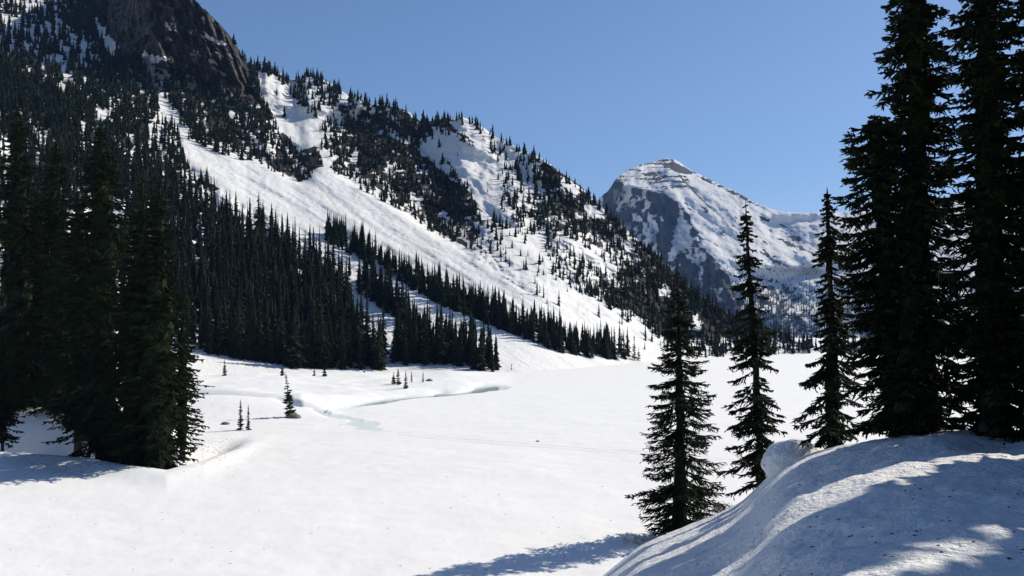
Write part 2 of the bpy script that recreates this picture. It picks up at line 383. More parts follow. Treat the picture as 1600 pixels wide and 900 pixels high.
rock = np.maximum(rock, ss(980, 1060, PX)*ss(.3, .55, dk)*.9)
rock = np.maximum(rock, cl*np.clip(1.15-.9*ss(.60, .72, fbm(ac/7, al/22, 93)), 0, 1))
jx = PX+(fbm(PX/9, PY/9, 171)-.5)*14; jy = PY+(fbm(PX/9, PY/9, 172)-.5)*12
for p in PATCHES: rock = np.where(inpoly(jx, jy, p), 0, rock)
rock = rock*(1-.22*ss(300, 230, PX)*(1-cl))*(1-ss(.25, .75, open_))*ss(4+16*ss(930, 960, PX), 16+24*ss(930, 960, PX), hF-PY)
dirt = open_*(ss(.56, .78, fbm(ac/3.5, al/70, 94))*.55+.25*ss(.5, .8, fbm(ac/14, al/100, 95)))+.18*(1-open_)
for ln in ([(482, 275), (500, 292), (520, 315), (535, 340)], [(548, 292), (580, 315), (615, 345)], [(300, 222), (340, 242), (360, 252)]):
    dirt = np.maximum(dirt, .9*ss(2.6, .6, polyline_dist(PX, PY, ln)+1.5*(fbm(PX/4, PY/4, 96)-.4)))
Vh = np.stack([HX, HD, HZZ], -1)
back = []
for f, dz in ((1.012, .985), (1.05, .8), (1.15, .4), (1.28, -.02)):
    back.append(np.stack([HX[-1]*f, HD[-1]*f, HZZ[-1]*dz], -1))
back[-1][:, 2] = -2
Vall = np.concatenate([Vh, np.stack(back)], 0)
pad = lambda a: np.concatenate([a, np.repeat(a[-1:], 4, 0)], 0)
me = mesh_from("valley_side", Vall.reshape(-1, 3), grid_faces(NR+4, NC), M_SLOPE, True, {'rock': pad(rock), 'dirt': pad(dirt), 'cliff': pad(cl)})
link("mountain_slope", me, kind='structure', label='steep snow and rock valley side that falls to the frozen lake')
def on_hill(px, py):
    c = np.clip((px+280)/(1950+280)*(NC-1), 0, NC-1.001); i = int(c); f = c-i
    r = np.clip(np.interp(-py, -PY[:, i], np.arange(NR)), 0, NR-1.001); j = int(r); q = r-j
    P = (Vh[j, i]*(1-f)+Vh[j, i+1]*f)*(1-q)+(Vh[j+1, i]*(1-f)+Vh[j+1, i+1]*f)*q
    return P

# ------------------------------------------------------------------ lake plain, stream, knoll
fpx = np.concatenate([np.linspace(-1600, -60, 24, endpoint=False), np.linspace(-60, 1000, 360, endpoint=False), np.linspace(1000, 1700, 80, endpoint=False), np.linspace(1700, 3400, 24)])
fpy = np.concatenate([np.linspace(2600, 930, 14, endpoint=False), np.linspace(930, 740, 70, endpoint=False), np.linspace(740, 596, 180, endpoint=False), np.linspace(596, 548, 50, endpoint=False), [548, 542, 536, 530, 524, 521.8]])
FD = (EYE*FPX/(fpy-HZ))[:, None]*np.ones(len(fpx)); FX = (fpx-CX)/FPX*FD
Z, cut, sl_ = field(FX, FD, True)
Z = Z*ss(900, 500, FD)-.3*ss(700, 1500, FD)
wet = np.clip(cut*.9+sl_*.9, 0, 1)
for _ in range(2): wet[1:-1, 1:-1] = (wet[1:-1, 1:-1]*2+wet[:-2, 1:-1]+wet[2:, 1:-1]+wet[1:-1, :-2]+wet[1:-1, 2:])/6
FPXX = np.broadcast_to(fpx, FD.shape); FPYY = np.broadcast_to(fpy[:, None], FD.shape)
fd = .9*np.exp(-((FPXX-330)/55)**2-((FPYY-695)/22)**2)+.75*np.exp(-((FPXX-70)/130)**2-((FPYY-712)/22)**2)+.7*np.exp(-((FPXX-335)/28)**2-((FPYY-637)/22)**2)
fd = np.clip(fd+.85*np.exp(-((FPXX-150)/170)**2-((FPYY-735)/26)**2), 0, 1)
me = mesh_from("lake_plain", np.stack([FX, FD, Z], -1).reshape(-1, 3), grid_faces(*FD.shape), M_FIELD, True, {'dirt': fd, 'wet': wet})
link("snow_field", me, kind='structure', label='smooth white snow over the frozen lake and its banks')
m, nt, b = mat("meltwater")
b.inputs["Base Color"].default_value = (.45, .55, .57, 1); b.inputs["Roughness"].default_value = .12; b.inputs["IOR"].default_value = 1.33
bump(nt, b, noise(nt, 1.2, 3), .01)
vx, vy = np.meshgrid(np.linspace(-62, 2, 9), np.linspace(92, 176, 13))
me = mesh_from("stream_water", np.stack([vx, vy, vx*0-.17], -1).reshape(-1, 3), grid_faces(13, 9), m)
link("stream_water", me, kind='structure', label='pale blue meltwater channel winding through the snow')
gp = mesh_from("ground", [(-9000, -4000, -1.6), (9000, -4000, -1.6), (9000, 12000, -1.6), (-9000, 12000, -1.6)], [(0, 1, 2, 3)], M_FIELD)
link("ground", gp, kind='structure')

# mound the photographer stands on
mpx = np.concatenate([np.linspace(-2600, 560, 30, endpoint=False), np.linspace(560, 1640, 290, endpoint=False), np.linspace(1640, 2600, 40)])
md = np.concatenate([[-14, -8, -4, -1, 0, 1, 2, 3, 4], np.geomspace(5, 52, 215)])
MD = md[:, None]*np.ones(len(mpx)); MX = (mpx-CX)/FPX*np.maximum(MD, 2.5)
me = mesh_from("mound", np.stack([MX, MD, mound(MX, MD)], -1).reshape(-1, 3), grid_faces(*MD.shape), M_NEAR, True)
link("snow_bank", me, kind='structure', label='rough snow bank in blue tree shade sloping down towards the lake')

# ------------------------------------------------------------------ far mountain
FC = [(820, 420), (900, 335), (935, 312), (950, 298), (962, 280), (972, 272), (985, 264), (1000, 258), (1020, 253), (1042, 248), (1055, 250), (1070, 259), (1082, 268), (1100, 276), (1125, 288), (1150, 300), (1170, 311), (1188, 320),
      (1205, 327), (1225, 331), (1290, 333), (1340, 331), (1420, 322), (1520, 300), (1650, 285), (1950, 300)]
ARE = [(240, 925), (280, 945), (292, 985), (303, 1036), (318, 1062), (350, 1082), (385, 1098), (415, 1128), (450, 1148), (480, 1168), (530, 1200)]
n1, n2 = 440, 210
qpx = np.linspace(820, 1950, n1); qC0 = tab(FC, qpx); qC1 = qC0+(fbm(qpx/9, qpx*0, 101)-.5)*3; qC = np.convolve(np.pad(qC0, 9, mode='edge'), np.ones(19)/19, 'valid'); qv = np.linspace(0, 1, n2)
QX = np.broadcast_to(qpx, (n2, n1)); QY = 556+(qC-556)*qv[:, None]+(qC1-qC)*qv[:, None]**7; QT = (HZ-QY)/FPX
g = .42+.14*ss(0, .5, qv)[:, None]+.05*np.sin(QY/2.9+fbm(QX/50, QY/9, 102)*7)*ss(306, 290, QY)*2.2
g = np.maximum(g, QT+.12)
Q = np.log(1700)+np.cumsum(np.diff(QT, axis=0, prepend=QT[:1])/(g-QT), axis=0)
Q = np.stack([np.convolve(np.pad(r, 15, mode='edge'), np.ones(31)/31, 'valid') for r in Q])
QD = np.exp(Q)
xa = np.interp(QY, [a[0] for a in ARE], [a[1] for a in ARE])+(fbm(QX/20, QY/12, 103)-.5)*18*ss(300, 330, QY)
left = np.clip(xa-QX, 0, None)
QD = QD+left/FPX*QD*1.9*(1-.0*QX)
QD = QD+np.where(left > 0, (fbm(QX/13, QY/22, 104)-.5)*150*ss(0, 12, left), 0)
for line, w, amp in [([(1215, 325), (1235, 345), (1290, 365), (1320, 420)], 0, 0), ([(1300, 345), (1285, 352), (1300, 380)], 60, 55), ([(1330, 425), (1290, 440), (1300, 470)], 70, 80), ([(1080, 262), (1140, 300), (1200, 350)], 40, -30)]:
    if not w: continue
    ln = np.array(line, float); o_ = np.argsort(ln[:, 1]); xl = np.interp(QY, ln[o_, 1], ln[o_, 0])
    inr = ss(ln[:, 1].min()-12, ln[:, 1].min()+4, QY)*ss(ln[:, 1].max()+20, ln[:, 1].max(), QY)
    d = (xl-QX)/w; prof = np.where(d < 0, 0, np.where(d < 1, d, np.clip(1-(d-1)/2, 0, 1)))
    for _ in range(6): prof[:, 1:-1] = (prof[:, :-2]+prof[:, 1:-1]*2+prof[:, 2:])/4
    QD = QD+amp*prof*inr
al2 = QX*.8+QY*.6; ac2 = -QX*.6+QY*.8
lit = (left <= 0)
QD = QD+((fbm(ac2/22, al2/60, 105)-.5)*46+(fbm(QX/7, QY/7, 106)-.5)*12)*np.where(lit, ss(.02, .2, qv)[:, None], .6)
QD = QD+(fbm(QX/3, QY/3, 206, 3)-.5)*4
rk = np.clip((.40-fbm(ac2/5, al2/22, 107)*.75-fbm(QX/5, QY/5, 108)*.25)*5+.10, 0, .7)*.9
rk = np.where(lit, rk, 0)
fl = fbm(QX/14, QY/20, 109)
face = np.clip((.635-fl)*6+.28+.18*ss(300, 345, QY)-.5*(fbm(QX/5, QY/16, 119)-.5), 0, 1)
for p in ([(1000, 345), (1012, 325), (1020, 315), (1012, 312), (1004, 330), (998, 350)], [(1050, 380), (1055, 350), (1062, 325), (1078, 350), (1085, 385), (1070, 395), (1045, 395)], [(985, 360), (998, 350), (996, 366)],
          [(1000, 380), (1018, 362), (1020, 378), (1008, 392)], [(970, 325), (1000, 305), (1004, 310), (985, 322)], [(1088, 425), (1100, 420), (1098, 458), (1090, 440)], [(1084, 400), (1098, 392), (1096, 410)]):
    face = np.where(inpoly(QX+(fbm(QX/6, QY/6, 181)-.5)*12, QY+(fbm(QX/6, QY/6, 182)-.5)*12, p), .30, face)
rk = np.where(lit, rk, face)
terr = inpoly(QX, QY, [(958, 285), (985, 258), (1050, 245), (1080, 285), (1065, 302), (1010, 296)])
rk = np.where(terr, np.clip((fbm(QX/30, QY/1.7, 110, 3)-.5)*6+.12, 0, .8), rk)
rk = np.where(inpoly(QX, QY, [(1032, 258), (1052, 252), (1072, 262), (1086, 272), (1076, 273), (1060, 270), (1048, 264)]), .85, rk)
dr = QY-(hc := qC[None, :])
rk = np.where((QX > 1082) & (QX < 1192) & (dr < 5.5), np.clip(1.0*ss(.35, .6, fbm(QX/9, QY/3, 111)), 0, 1), rk)
rk = np.maximum(rk, .9*ss(2.0, .5, polyline_dist(QX, QY, [(1060, 272), (1085, 300), (1110, 325)])+1.2*(fbm(QX/5, QY/5, 112)-.3)))
for p in ([(1186, 337), (1204, 343), (1200, 347), (1190, 344)], [(1212, 370), (1235, 378), (1248, 389), (1232, 384)], [(1216, 348), (1228, 352), (1232, 357), (1218, 352)], [(1232, 368), (1250, 370), (1252, 377), (1238, 376)], [(1094, 320), (1110, 330), (1104, 334)]):
    rk = np.where(inpoly(QX+(fbm(QX/4, QY/4, 113)-.5)*6, QY+(fbm(QX/4, QY/4, 114)-.5)*4, p), .85, rk)
low = ss(395, 470, QY+.0*QX)*ss(1320, 1220, QX)
rk = np.where(lit, np.maximum(rk, np.clip((low*.38+.10-fbm(QX/4.5, QY/6, 115))*5+.5, 0, .8)*ss(380, 420, QY)), rk)
VQ = np.stack([(QX-CX)/FPX*QD, QD, EYE+QT*QD], -1)
bk = [np.stack([VQ[-1, :, 0]*f, VQ[-1, :, 1]*f, VQ[-1, :, 2]*s_], -1) for f, s_ in ((1.02, .985), (1.2, .75), (1.6, -.01))]
VA = np.concatenate([VQ, np.stack(bk)], 0); pad3 = lambda a: np.concatenate([a, np.repeat(a[-1:], 3, 0)], 0)
me = mesh_from("far_mountain", VA.reshape(-1, 3), grid_faces(n2+3, n1), M_FAR, True, {'rock': pad3(rk), 'dirt': pad3(rk*0+.1)})
link("far_mountain", me, kind='structure', label='distant banded snow peak with a shaded rock face on its left')

# ------------------------------------------------------------------ conifers
def tube(path, radii, n=7):
    path = np.asarray(path, float); k_ = len(path); a = np.arange(n)*2*math.pi/n
    V = path[:, None, :]+np.stack([np.cos(a), np.sin(a), a*0], -1)[None]*np.asarray(radii)[:, None, None]
    F = []
    for i in range(k_-1):
        for j in range(n): F.append((i*n+j, i*n+(j+1) % n, (i+1)*n+(j+1) % n, (i+1)*n+j))
    return V.reshape(-1, 3), np.array(F)
def thin(P0, P1, r):
    """plain three-sided twigs, six faces each"""
    ax = P1-P0; L = np.linalg.norm(ax, axis=1, keepdims=True)+1e-9; ax = ax/L
    up = np.zeros_like(ax); up[:, 2] = 1
    s = np.cross(ax, up); s /= np.linalg.norm(s, axis=1, keepdims=True)+1e-9; u = np.cross(s, ax)
    r = np.asarray(r).reshape(-1, 1); mid = P0+(P1-P0)*.45
    V = np.stack([P0, mid+s*r+u*.5*r, mid-s*r+u*.5*r, mid-u*r, P1], 1)
    tri = np.array([(0, 1, 2), (0, 2, 3), (0, 3, 1), (4, 2, 1), (4, 3, 2), (4, 1, 3)])
    return V.reshape(-1, 3), ((np.arange(len(P0))*5)[:, None, None]+tri[None]).reshape(-1, 3)
def spindles(P0, P1, r, lat=None, hang=None):
    """three-sided spindles from P0 to P1; lat/hang give a flattened, drooping section"""
    N = len(P0); ax = P1-P0; L = np.linalg.norm(ax, axis=1, keepdims=True)+1e-9; ax = ax/L
    up = np.zeros_like(ax); up[:, 2] = 1
    s = np.cross(ax, up); s /= np.linalg.norm(s, axis=1, keepdims=True)+1e-9; u = np.cross(s, ax)
    r = np.asarray(r).reshape(-1, 1)
    lat = r if lat is None else np.asarray(lat).reshape(-1, 1); hang = r if hang is None else np.asarray(hang).reshape(-1, 1)
    mid = P0+(P1-P0)*.42
    V = np.stack([P0, mid+s*lat+u*-.3*hang, mid-s*lat-u*.3*hang, mid+u*r*.6, P1, mid-u*hang], 1)
    b_ = (np.arange(N)*6)[:, None]
    tri = np.array([(0, 1, 3), (0, 3, 2), (0, 2, 5), (0, 5, 1), (4, 3, 1), (4, 2, 3), (4, 5, 2), (4, 1, 5)])
    F = (b_[:, :, None]+tri[None]).reshape(-1, 3)
    return V.reshape(-1, 3), F
def conifer_lod(h, rb, rng, nb, thick=1., bare=.04, sides=5, core=.42, pw=1., fn=None):
    """narrow spire of a far conifer: flattened branch sprays round a dark core"""
    f = np.sort(rng.uniform(bare, .985, nb)); z = f*h
    c_ = h/13.; prof = rb*np.power(1-f, pw)*(1+.2*np.sin(f*40))*(.72+.5*rng.random(nb))*(1-.25*np.exp(-((f-.03)/.05)**2))+.05*c_
    a = rng.uniform(0, 2*math.pi, nb)+np.arange(nb)*2.4
    P0 = np.stack([np.cos(a)*.02, np.sin(a)*.02, z+.10*prof], -1)
    P1 = np.stack([np.cos(a)*prof, np.sin(a)*prof, z-prof*rng.uniform(.25, .6, nb)], -1)
    V, F = spindles(P0, P1, prof*.14*thick+.02*c_, prof*.42*thick+.03*c_, prof*.36*thick+.03*c_)
    n = sides; rings = 5; V2 = []
    for i in range(rings):
        ff = bare+(1-bare)*i/(rings-1); rr = rb*core*(1-ff)**1.0*(.8+.4*rng.random(n))+(.01 if i == rings-1 else .03)*c_
        aa = np.arange(n)*2*math.pi/n+i
        V2.append(np.stack([np.cos(aa)*rr, np.sin(aa)*rr, np.full(n, ff*h)+rng.uniform(-.1, .1, n)*c_*(i < rings-1)], -1))
    V2 = np.concatenate(V2); F2 = []
    for i in range(rings-1):
        for j in range(n):
            p, q, r_, s_ = i*n+j, i*n+(j+1) % n, (i+1)*n+(j+1) % n, (i+1)*n+j
            F2 += [(p, q, r_), (p, r_, s_)]
    return np.concatenate([V, V2]), np.concatenate([F, np.array(F2)+len(V)])

def near_fir(px, py, D, prof, name, label, cat, group, seed, axis=None, dens=1., droop=.30, upt=.22, trunks=((0, 0, 1.),), z=None,
             trunk_r=.16, tw=.030, core=0., ragged=.22, extra=None, bend=0, cover=True):
    """tree at photo pixel (px,py) and distance D; prof rows are (row, reach left, reach right) in photo pixels"""
    rng = np.random.default_rng(seed); sc = D/FPX
    bx, by = (px-CX)/FPX*D, D; bz = gz(bx, by) if z is None else z
    root = link(name, None, label=label, cat=cat, group=group, loc=(bx, by, bz-.1))
    P = np.array(prof, float); zt = EYE+(HZ-P[:, 0])*sc-bz+.1
    H = zt[0]; zmin = max(zt[-1], .15)
    zs = zt[::-1]; Ls = P[::-1, 1]*sc*1.22; Rs = P[::-1, 2]*sc*1.22
    axx = (lambda q: np.interp(q, zs, np.zeros(len(zs)))) if axis is None else (lambda q: np.interp(q, *(lambda A: (EYE+(HZ-A[::-1, 0])*sc-bz, (A[::-1, 1]-px)*sc))(np.array(axis, float))))
    nb = int(H*(15 if D < 50 else 12)*dens); core = core*.55; tw = tw*(1.12 if D < 50 else 1.25)
    u_ = np.sort(rng.random(nb)); q = zmin+(H-zmin)*(u_**.92)
    q = q[:-1]; nb = len(q)
    a = np.arange(nb)*2.399+rng.uniform(-.5, .5, nb)
    Lr = np.interp(q, zs, Ls); Rr = np.interp(q, zs, Rs)
    wR = .5+.5*np.cos(a); reach = Rr*wR+Lr*(1-wR)
    wave = 1+ragged*.9*(vn(q*2.2, a*1.1, seed)*2-1)
    reach = np.maximum(reach*wave*(1-ragged*rng.random(nb)), .06)
    # secondary inner branches fill the crown
    K = 26 if D < 50 else 14; T0, T1, RR = [], [], []
    ang_d = np.clip(droop+.25*(1-q/H)+rng.uniform(-.12, .12, nb), -.1, 1.2)
    ca, sa = np.cos(a), np.sin(a); ox = axx(q)
    def pt(s, lat, dz):
        r = reach[:, None]*s
        zz = q[:, None]+reach[:, None]*(-ang_d[:, None]*s**1.2+upt*s**3)+dz
        return np.stack([ox[:, None]+ca[:, None]*r-sa[:, None]*lat, sa[:, None]*r+ca[:, None]*lat, zz], -1)
    ns = 4
    s_ = np.linspace(0, 1, ns+1)[None, :]*np.ones((nb, 1)); sp = pt(s_, 0*s_, 0*s_)
    for i in range(ns):
        T0.append(sp[:, i]); T1.append(sp[:, i+1]+(sp[:, i+1]-sp[:, i])*.15); RR.append((tw*1.1+.010*reach)*(1-.12*i))
    s = rng.uniform(.08, 1, (nb, K)); s = np.where(rng.random((nb, K)) < .15, s**.5, s); side = np.where(rng.random((nb, K)) < .5, -1, 1)
    tl = np.minimum(reach[:, None], 1.9)*(.10+.34*(1-s)**.7*np.minimum(1, s*5))*(.6+.7*rng.random((nb, K)))+.07
    ang = rng.uniform(.5, 1.15, (nb, K))
    A = pt(s, 0*s, 0*s)
    s2 = s+np.cos(ang)*tl/np.maximum(reach[:, None], .15)
    Bp = pt(np.minimum(s2, 1.15), side*np.sin(ang)*tl, -tl*rng.uniform(-.12, .55, (nb, K)))
    keep = rng.random((nb, K)) < np.clip(reach[:, None]*.9+.3, .3, 1)
    T0.append(A[keep]); T1.append(Bp[keep]); RR.append(np.full(keep.sum(), tw)*rng.uniform(.75, 1.3, keep.sum()))
    # hanging or standing side shoots on the twigs
    mid = (A+(Bp-A)*rng.uniform(.3, .9, (nb, K, 1)))
    e2 = mid+np.stack([rng.normal(0, .45, (nb, K)), rng.normal(0, .45, (nb, K)), rng.uniform(-.9, .35, (nb, K))], -1)*(tl*.55)[..., None]
    T0.append(mid[keep]); T1.append(e2[keep]); RR.append(np.full(keep.sum(), tw*.8))
    P0 = np.concatenate(T0); P1 = np.concatenate(T1); R_ = np.concatenate(RR)
    V, F = thin(P0, P1, R_)
    if core:
        n = 9; rings = 26; V2 = []; F2 = []
        for i in range(rings):
            zz = zmin+(H*.99-zmin)*i/(rings-1)
            aa = np.arange(n)*2*math.pi/n+i*.35; wr = .5+.5*np.cos(aa)
            rr = core*(np.interp(zz, zs, Rs)*wr+np.interp(zz, zs, Ls)*(1-wr))*(.55+.75*rng.random(n))
            V2.append(np.stack([float(axx(zz))+np.cos(aa)*rr, np.sin(aa)*rr, zz+rng.uniform(-.25, .25, n)], -1))
        for i in range(rings-1):
            for j in range(n):
                p, q2, r2, s2_ = i*n+j, i*n+(j+1) % n, (i+1)*n+(j+1) % n, (i+1)*n+j
                F2 += [(p, q2, r2), (p, r2, s2_)]
        F = np.concatenate([F, np.array(F2)+len(V)]); V = np.concatenate([V]+V2)
    link("crown", mesh_from(name+"_crown", V, F, M_FOL), root)
    for (dx, dy, hf) in trunks:
        zz = np.linspace(-.6, H*hf, 9); tr = trunk_r*(1-zz.clip(0)/(H*hf))**.8+.012
        tr[0] *= 1.5; tr[1] *= 1.1
        path = np.stack([axx(zz)+dx*(1-zz.clip(0)/(H*hf)*.9), dy*(1-zz.clip(0)/(H*hf)*.9), zz], -1)
        Vt, Ft = tube(path, tr, 8)
        link("trunk", mesh_from(name+"_trunk", Vt, Ft, M_BARK, True), root)
    return root

G_R = "tall conifers along the snow bank at the right"; G_L = "big conifers in the hollow at the left"
near_fir(1064, 832, 43.5, [(425, 2, 2), (433, 5, 5), (460, 11, 12), (487, 16, 17), (529, 23, 26), (565, 33, 34), (620, 48, 47), (690, 50, 52), (750, 56, 56), (800, 56, 52), (826, 36, 30)], "fir_tree",
         "lone bushy two-trunked fir lowest on the bank, standing against the white lake", "tree", G_R, 11, axis=[(425, 1059), (620, 1062), (832, 1065)], dens=1.15, trunks=((-.35, .1, .55), (.12, 0, 1.)), trunk_r=.15, core=.22)
t1 = bpy.data.objects["fir_tree"]; r_ = np.random.default_rng(4)
bp = np.array([(-.1, 0, 2.5), (-.9, -.1, 2.30), (-1.6, -.15, 2.32), (-2.15, -.2, 2.12), (-2.6, -.2, 2.08)])
tt = r_.uniform(.25, 1, 60); c_ = np.stack([np.interp(tt, np.linspace(0, 1, 5), bp[:, k_]) for k_ in range(3)], -1)
A_ = np.concatenate([bp[:-1], c_]); B_ = np.concatenate([bp[1:], c_+np.stack([r_.uniform(-.35, .05, 60), r_.uniform(-.3, .3, 60), r_.uniform(-.22, .14, 60)], -1)])
V, F = thin(A_, B_, np.full(len(A_), .035)); link("branch", mesh_from("long_branch", V, F, M_FOL), t1, label="long low bough reaching out left over the lake snow")
near_fir(1190, 792, 33.5, [(315, 1.5, 1.5), (335, 7, 5), (351, 11, 9), (385, 14, 14), (423, 18, 18), (454, 25, 21), (502, 36, 27), (560, 34, 27), (610, 38, 30), (680, 46, 30), (750, 54, 16), (785, 34, 8)], "fir_tree",
         "slender leaning fir with a long thin tip, second from left on the bank", "tree", G_R, 12, axis=[(315, 1165), (430, 1171), (560, 1180), (700, 1188), (790, 1190)], dens=1.15, droop=.42, trunk_r=.13, core=.25, ragged=.35)
near_fir(1303, 697, 29, [(298, 1.5, 1.5), (329, 11, 15), (369, 16, 24), (394, 21, 27), (430, 18, 27), (480, 18, 28), (537, 22, 34), (562, 58, 38), (600, 50, 42), (640, 56, 42), (672, 36, 30), (695, 16, 18)], "fir_tree",
         "fir with thin spire and drooping lower boughs beside the snow-crusted boulder", "tree", G_R, 13, axis=[(298, 1292), (480, 1298), (697, 1303)], dens=1.25, droop=.5, trunk_r=.17, core=.32, ragged=.35)
near_fir(1432, 676, 24.3, [(-260, 2, 2), (-150, 14, 14), (0, 36, 32), (71, 48, 42), (133, 54, 54), (165, 38, 50), (200, 44, 50), (260, 48, 54), (300, 52, 66), (400, 58, 72), (500, 68, 78), (600, 88, 88), (650, 84, 78), (668, 30, 30)], "fir_tree",
         "very tall dark fir with several trunks, topmost part cut off, left of the tallest fir", "tree", G_R, 14, dens=1.9, trunks=((0, 0, 1.), (-.28, .2, .6), (.45, .1, .5)), trunk_r=.26, core=.52, ragged=.35)
near_fir(1402, 678, 25.2, [(180, 14, 14), (200, 40, 24), (225, 66, 28), (250, 55, 28), (282, 68, 28), (310, 66, 30), (350, 56, 38), (400, 72, 38), (450, 58, 38), (500, 58, 38), (560, 50, 38), (620, 72, 30), (655, 60, 26), (672, 20, 20)], "fir_tree",
         "shorter round-topped fir spreading left of the very tall one, against the sky", "tree", G_R, 15, axis=[(180, 1372), (400, 1385), (678, 1402)], dens=1.7, droop=.35, trunk_r=.17, core=.4, ragged=.3)
near_fir(1556, 684, 22.8, [(-320, 2, 2), (-100, 25, 25), (0, 46, 34), (50, 58, 34), (85, 54, 32), (120, 48, 32), (200, 58, 44), (290, 66, 48), (400, 70, 58), (500, 66, 60), (600, 60, 60), (650, 52, 56), (672, 22, 22)], "fir_tree",
         "tallest dark fir with a thick straight trunk, near the right edge", "tree", G_R, 16, axis=[(-320, 1538), (200, 1545), (684, 1556)], dens=1.9, trunk_r=.30, core=.52, ragged=.35)
near_fir(1640, 690, 22, [(-250, 2, 2), (-80, 30, 30), (0, 48, 48), (100, 62, 60), (250, 68, 60), (400, 76, 70), (550, 80, 80), (650, 76, 80), (680, 30, 30)], "fir_tree",
         "dark fir cut off by the right edge, its boughs joining the tallest fir", "tree", G_R, 17, dens=1.7, trunk_r=.24, core=.52, ragged=.35)
# the same belt goes on to the right of the frame; it throws the shade over the bank
SH = [(13.1, 13.3, 11, 1.7), (12.0, 16.2, 13, 1.5), (14.4, 17.9, 18, 2.0), (16.4, 24.2, 20, 2.3), (11.6, 11.9, 9, 1.6), (9.9, 8.7, 6.5, 1.3), (23, 19, 22, 2.8), (17.7, 19.3, 19, 2.4), (21.9, 21.9, 22, 2.7), (16.0, 14.0, 15, 2.3), (26, 20, 23, 3.0), (13.4, 10.8, 11, 2.1), (20, 16.4, 20, 2.8), (24.5, 15, 20, 2.8), (17.5, 11, 15, 2.5), (14.8, 6.8, 11, 2.2), (20.6, 26.5, 21, 2.7), (30, 25, 25, 3.2), (34, 20, 25, 3.2), (27, 30.5, 24, 3)]
# left group
near_fir(248, 744, 67, [(278, 2, 2), (300, 9, 8), (329, 16, 13), (383, 26, 22), (422, 32, 28), (461, 42, 44), (498, 50, 54), (560, 56, 58), (620, 60, 62), (665, 60, 58), (700, 50, 52), (732, 38, 42)], "fir_tree",
         "broad dense fir at the right edge of the dark left group, behind the snow lip", "tree", G_L, 21, dens=1.35, droop=.35, trunk_r=.34, core=.6, tw=.055, trunks=((0, 0, 1.), (-.9, .3, .7)))
near_fir(222, 738, 68.5, [(274, 2, 2), (310, 14, 10), (380, 26, 20), (460, 40, 34), (560, 50, 40), (660, 56, 40), (715, 50, 40)], "fir_tree",
         "fir with the left one of the twin tips, directly behind the broad dense fir", "tree", G_L, 22, dens=1., droop=.35, trunk_r=.3, core=.6, tw=.055)
near_fir(158, 722, 73, [(192, 2, 2), (230, 17, 16), (300, 32, 36), (400, 48, 52), (500, 58, 60), (600, 64, 64), (680, 64, 64), (705, 40, 40)], "fir_tree",
         "tallest fir in the middle of the left group, skirt in the shaded hollow", "tree", G_L, 23, dens=1.2, droop=.35, trunk_r=.38, core=.6, tw=.055, trunks=((0, 0, 1.), (.8, .2, .6)))
near_fir(88, 664, 84, [(215, 2, 2), (260, 15, 15), (350, 30, 30), (450, 42, 42), (550, 50, 48), (620, 48, 44), (646, 30, 24)], "fir_tree",
         "fir on the lit snow rise between the tallest left fir and the leftmost", "tree", G_L, 24, dens=1.1, trunk_r=.3, core=.6, tw=.055)
near_fir(28, 662, 86, [(165, 2, 2), (220, 17, 17), (320, 34, 34), (450, 50, 50), (560, 56, 50), (620, 50, 46), (645, 28, 28)], "fir_tree",
         "leftmost tall fir, cut by the left edge of the photo", "tree", G_L, 25, dens=1.1, trunk_r=.36, core=.6, tw=.055)
near_fir(4, 696, 76.5, [(520, 2, 2), (560, 9, 9), (600, 15, 14), (640, 21, 20), (665, 26, 24), (690, 22, 22)], "fir_tree",
         "small dark fir in shaded snow at the left edge, below the leftmost tall fir", "tree", G_L, 26, dens=1.6, trunk_r=.12, core=.4, tw=.05)
near_fir(205, 734, 71, [(420, 3, 3), (500, 26, 26), (600, 44, 44), (680, 52, 52), (722, 46, 46)], "fir_tree",
         "low bushy fir between the tallest left fir and the broad one", "tree", G_L, 27, dens=1.1, trunk_r=.2, core=.5, tw=.055)
near_fir(122, 690, 78, [(300, 2, 2), (360, 20, 20), (460, 38, 38), (560, 48, 48), (640, 50, 50), (672, 40, 40)], "fir_tree",
         "half-hidden fir behind and left of the tallest fir in the left group", "tree", G_L, 28, dens=.9, trunk_r=.26, core=.65, tw=.06)
near_fir(58, 664, 88, [(300, 2, 2), (360, 18, 18), (460, 34, 34), (560, 44, 44), (620, 46, 46), (646, 34, 34)], "fir_tree",
         "shorter fir wedged between the leftmost tall fir and the one on the rise", "tree", G_L, 29, dens=.9, trunk_r=.26, core=.65, tw=.06)
near_fir(285, 722, 75, [(455, 2, 2), (500, 10, 10), (560, 20, 20), (640, 26, 24), (700, 22, 18)], "fir_tree",
         "slim fir tucked behind the right flank of the broad dense fir", "tree", G_L, 30, dens=.9, trunk_r=.2, core=.5, tw=.055)
rs = np.random.default_rng(5)
for i, (x, y, h, r) in enumerate(SH):
    V, F = conifer_lod(h, r, rs, 460, .6, core=.35, sides=9, pw=.55)
    root = link("fir_tree", None, label="tall fir of the belt just outside the right edge of the photo, shading the bank", cat="tree", group="firs outside the right edge that shade the bank", loc=(x, y, gz(x, y)-.1))
    link("crown", mesh_from("belt_crown", V, F, M_FOL), root)
    Vt, Ft = tube([(0, 0, -.5), (0, 0, h*.5), (0, 0, h*.98)], [.2, .12, .02]); link("trunk", mesh_from("belt_trunk", Vt, Ft, M_BARK, True), root)

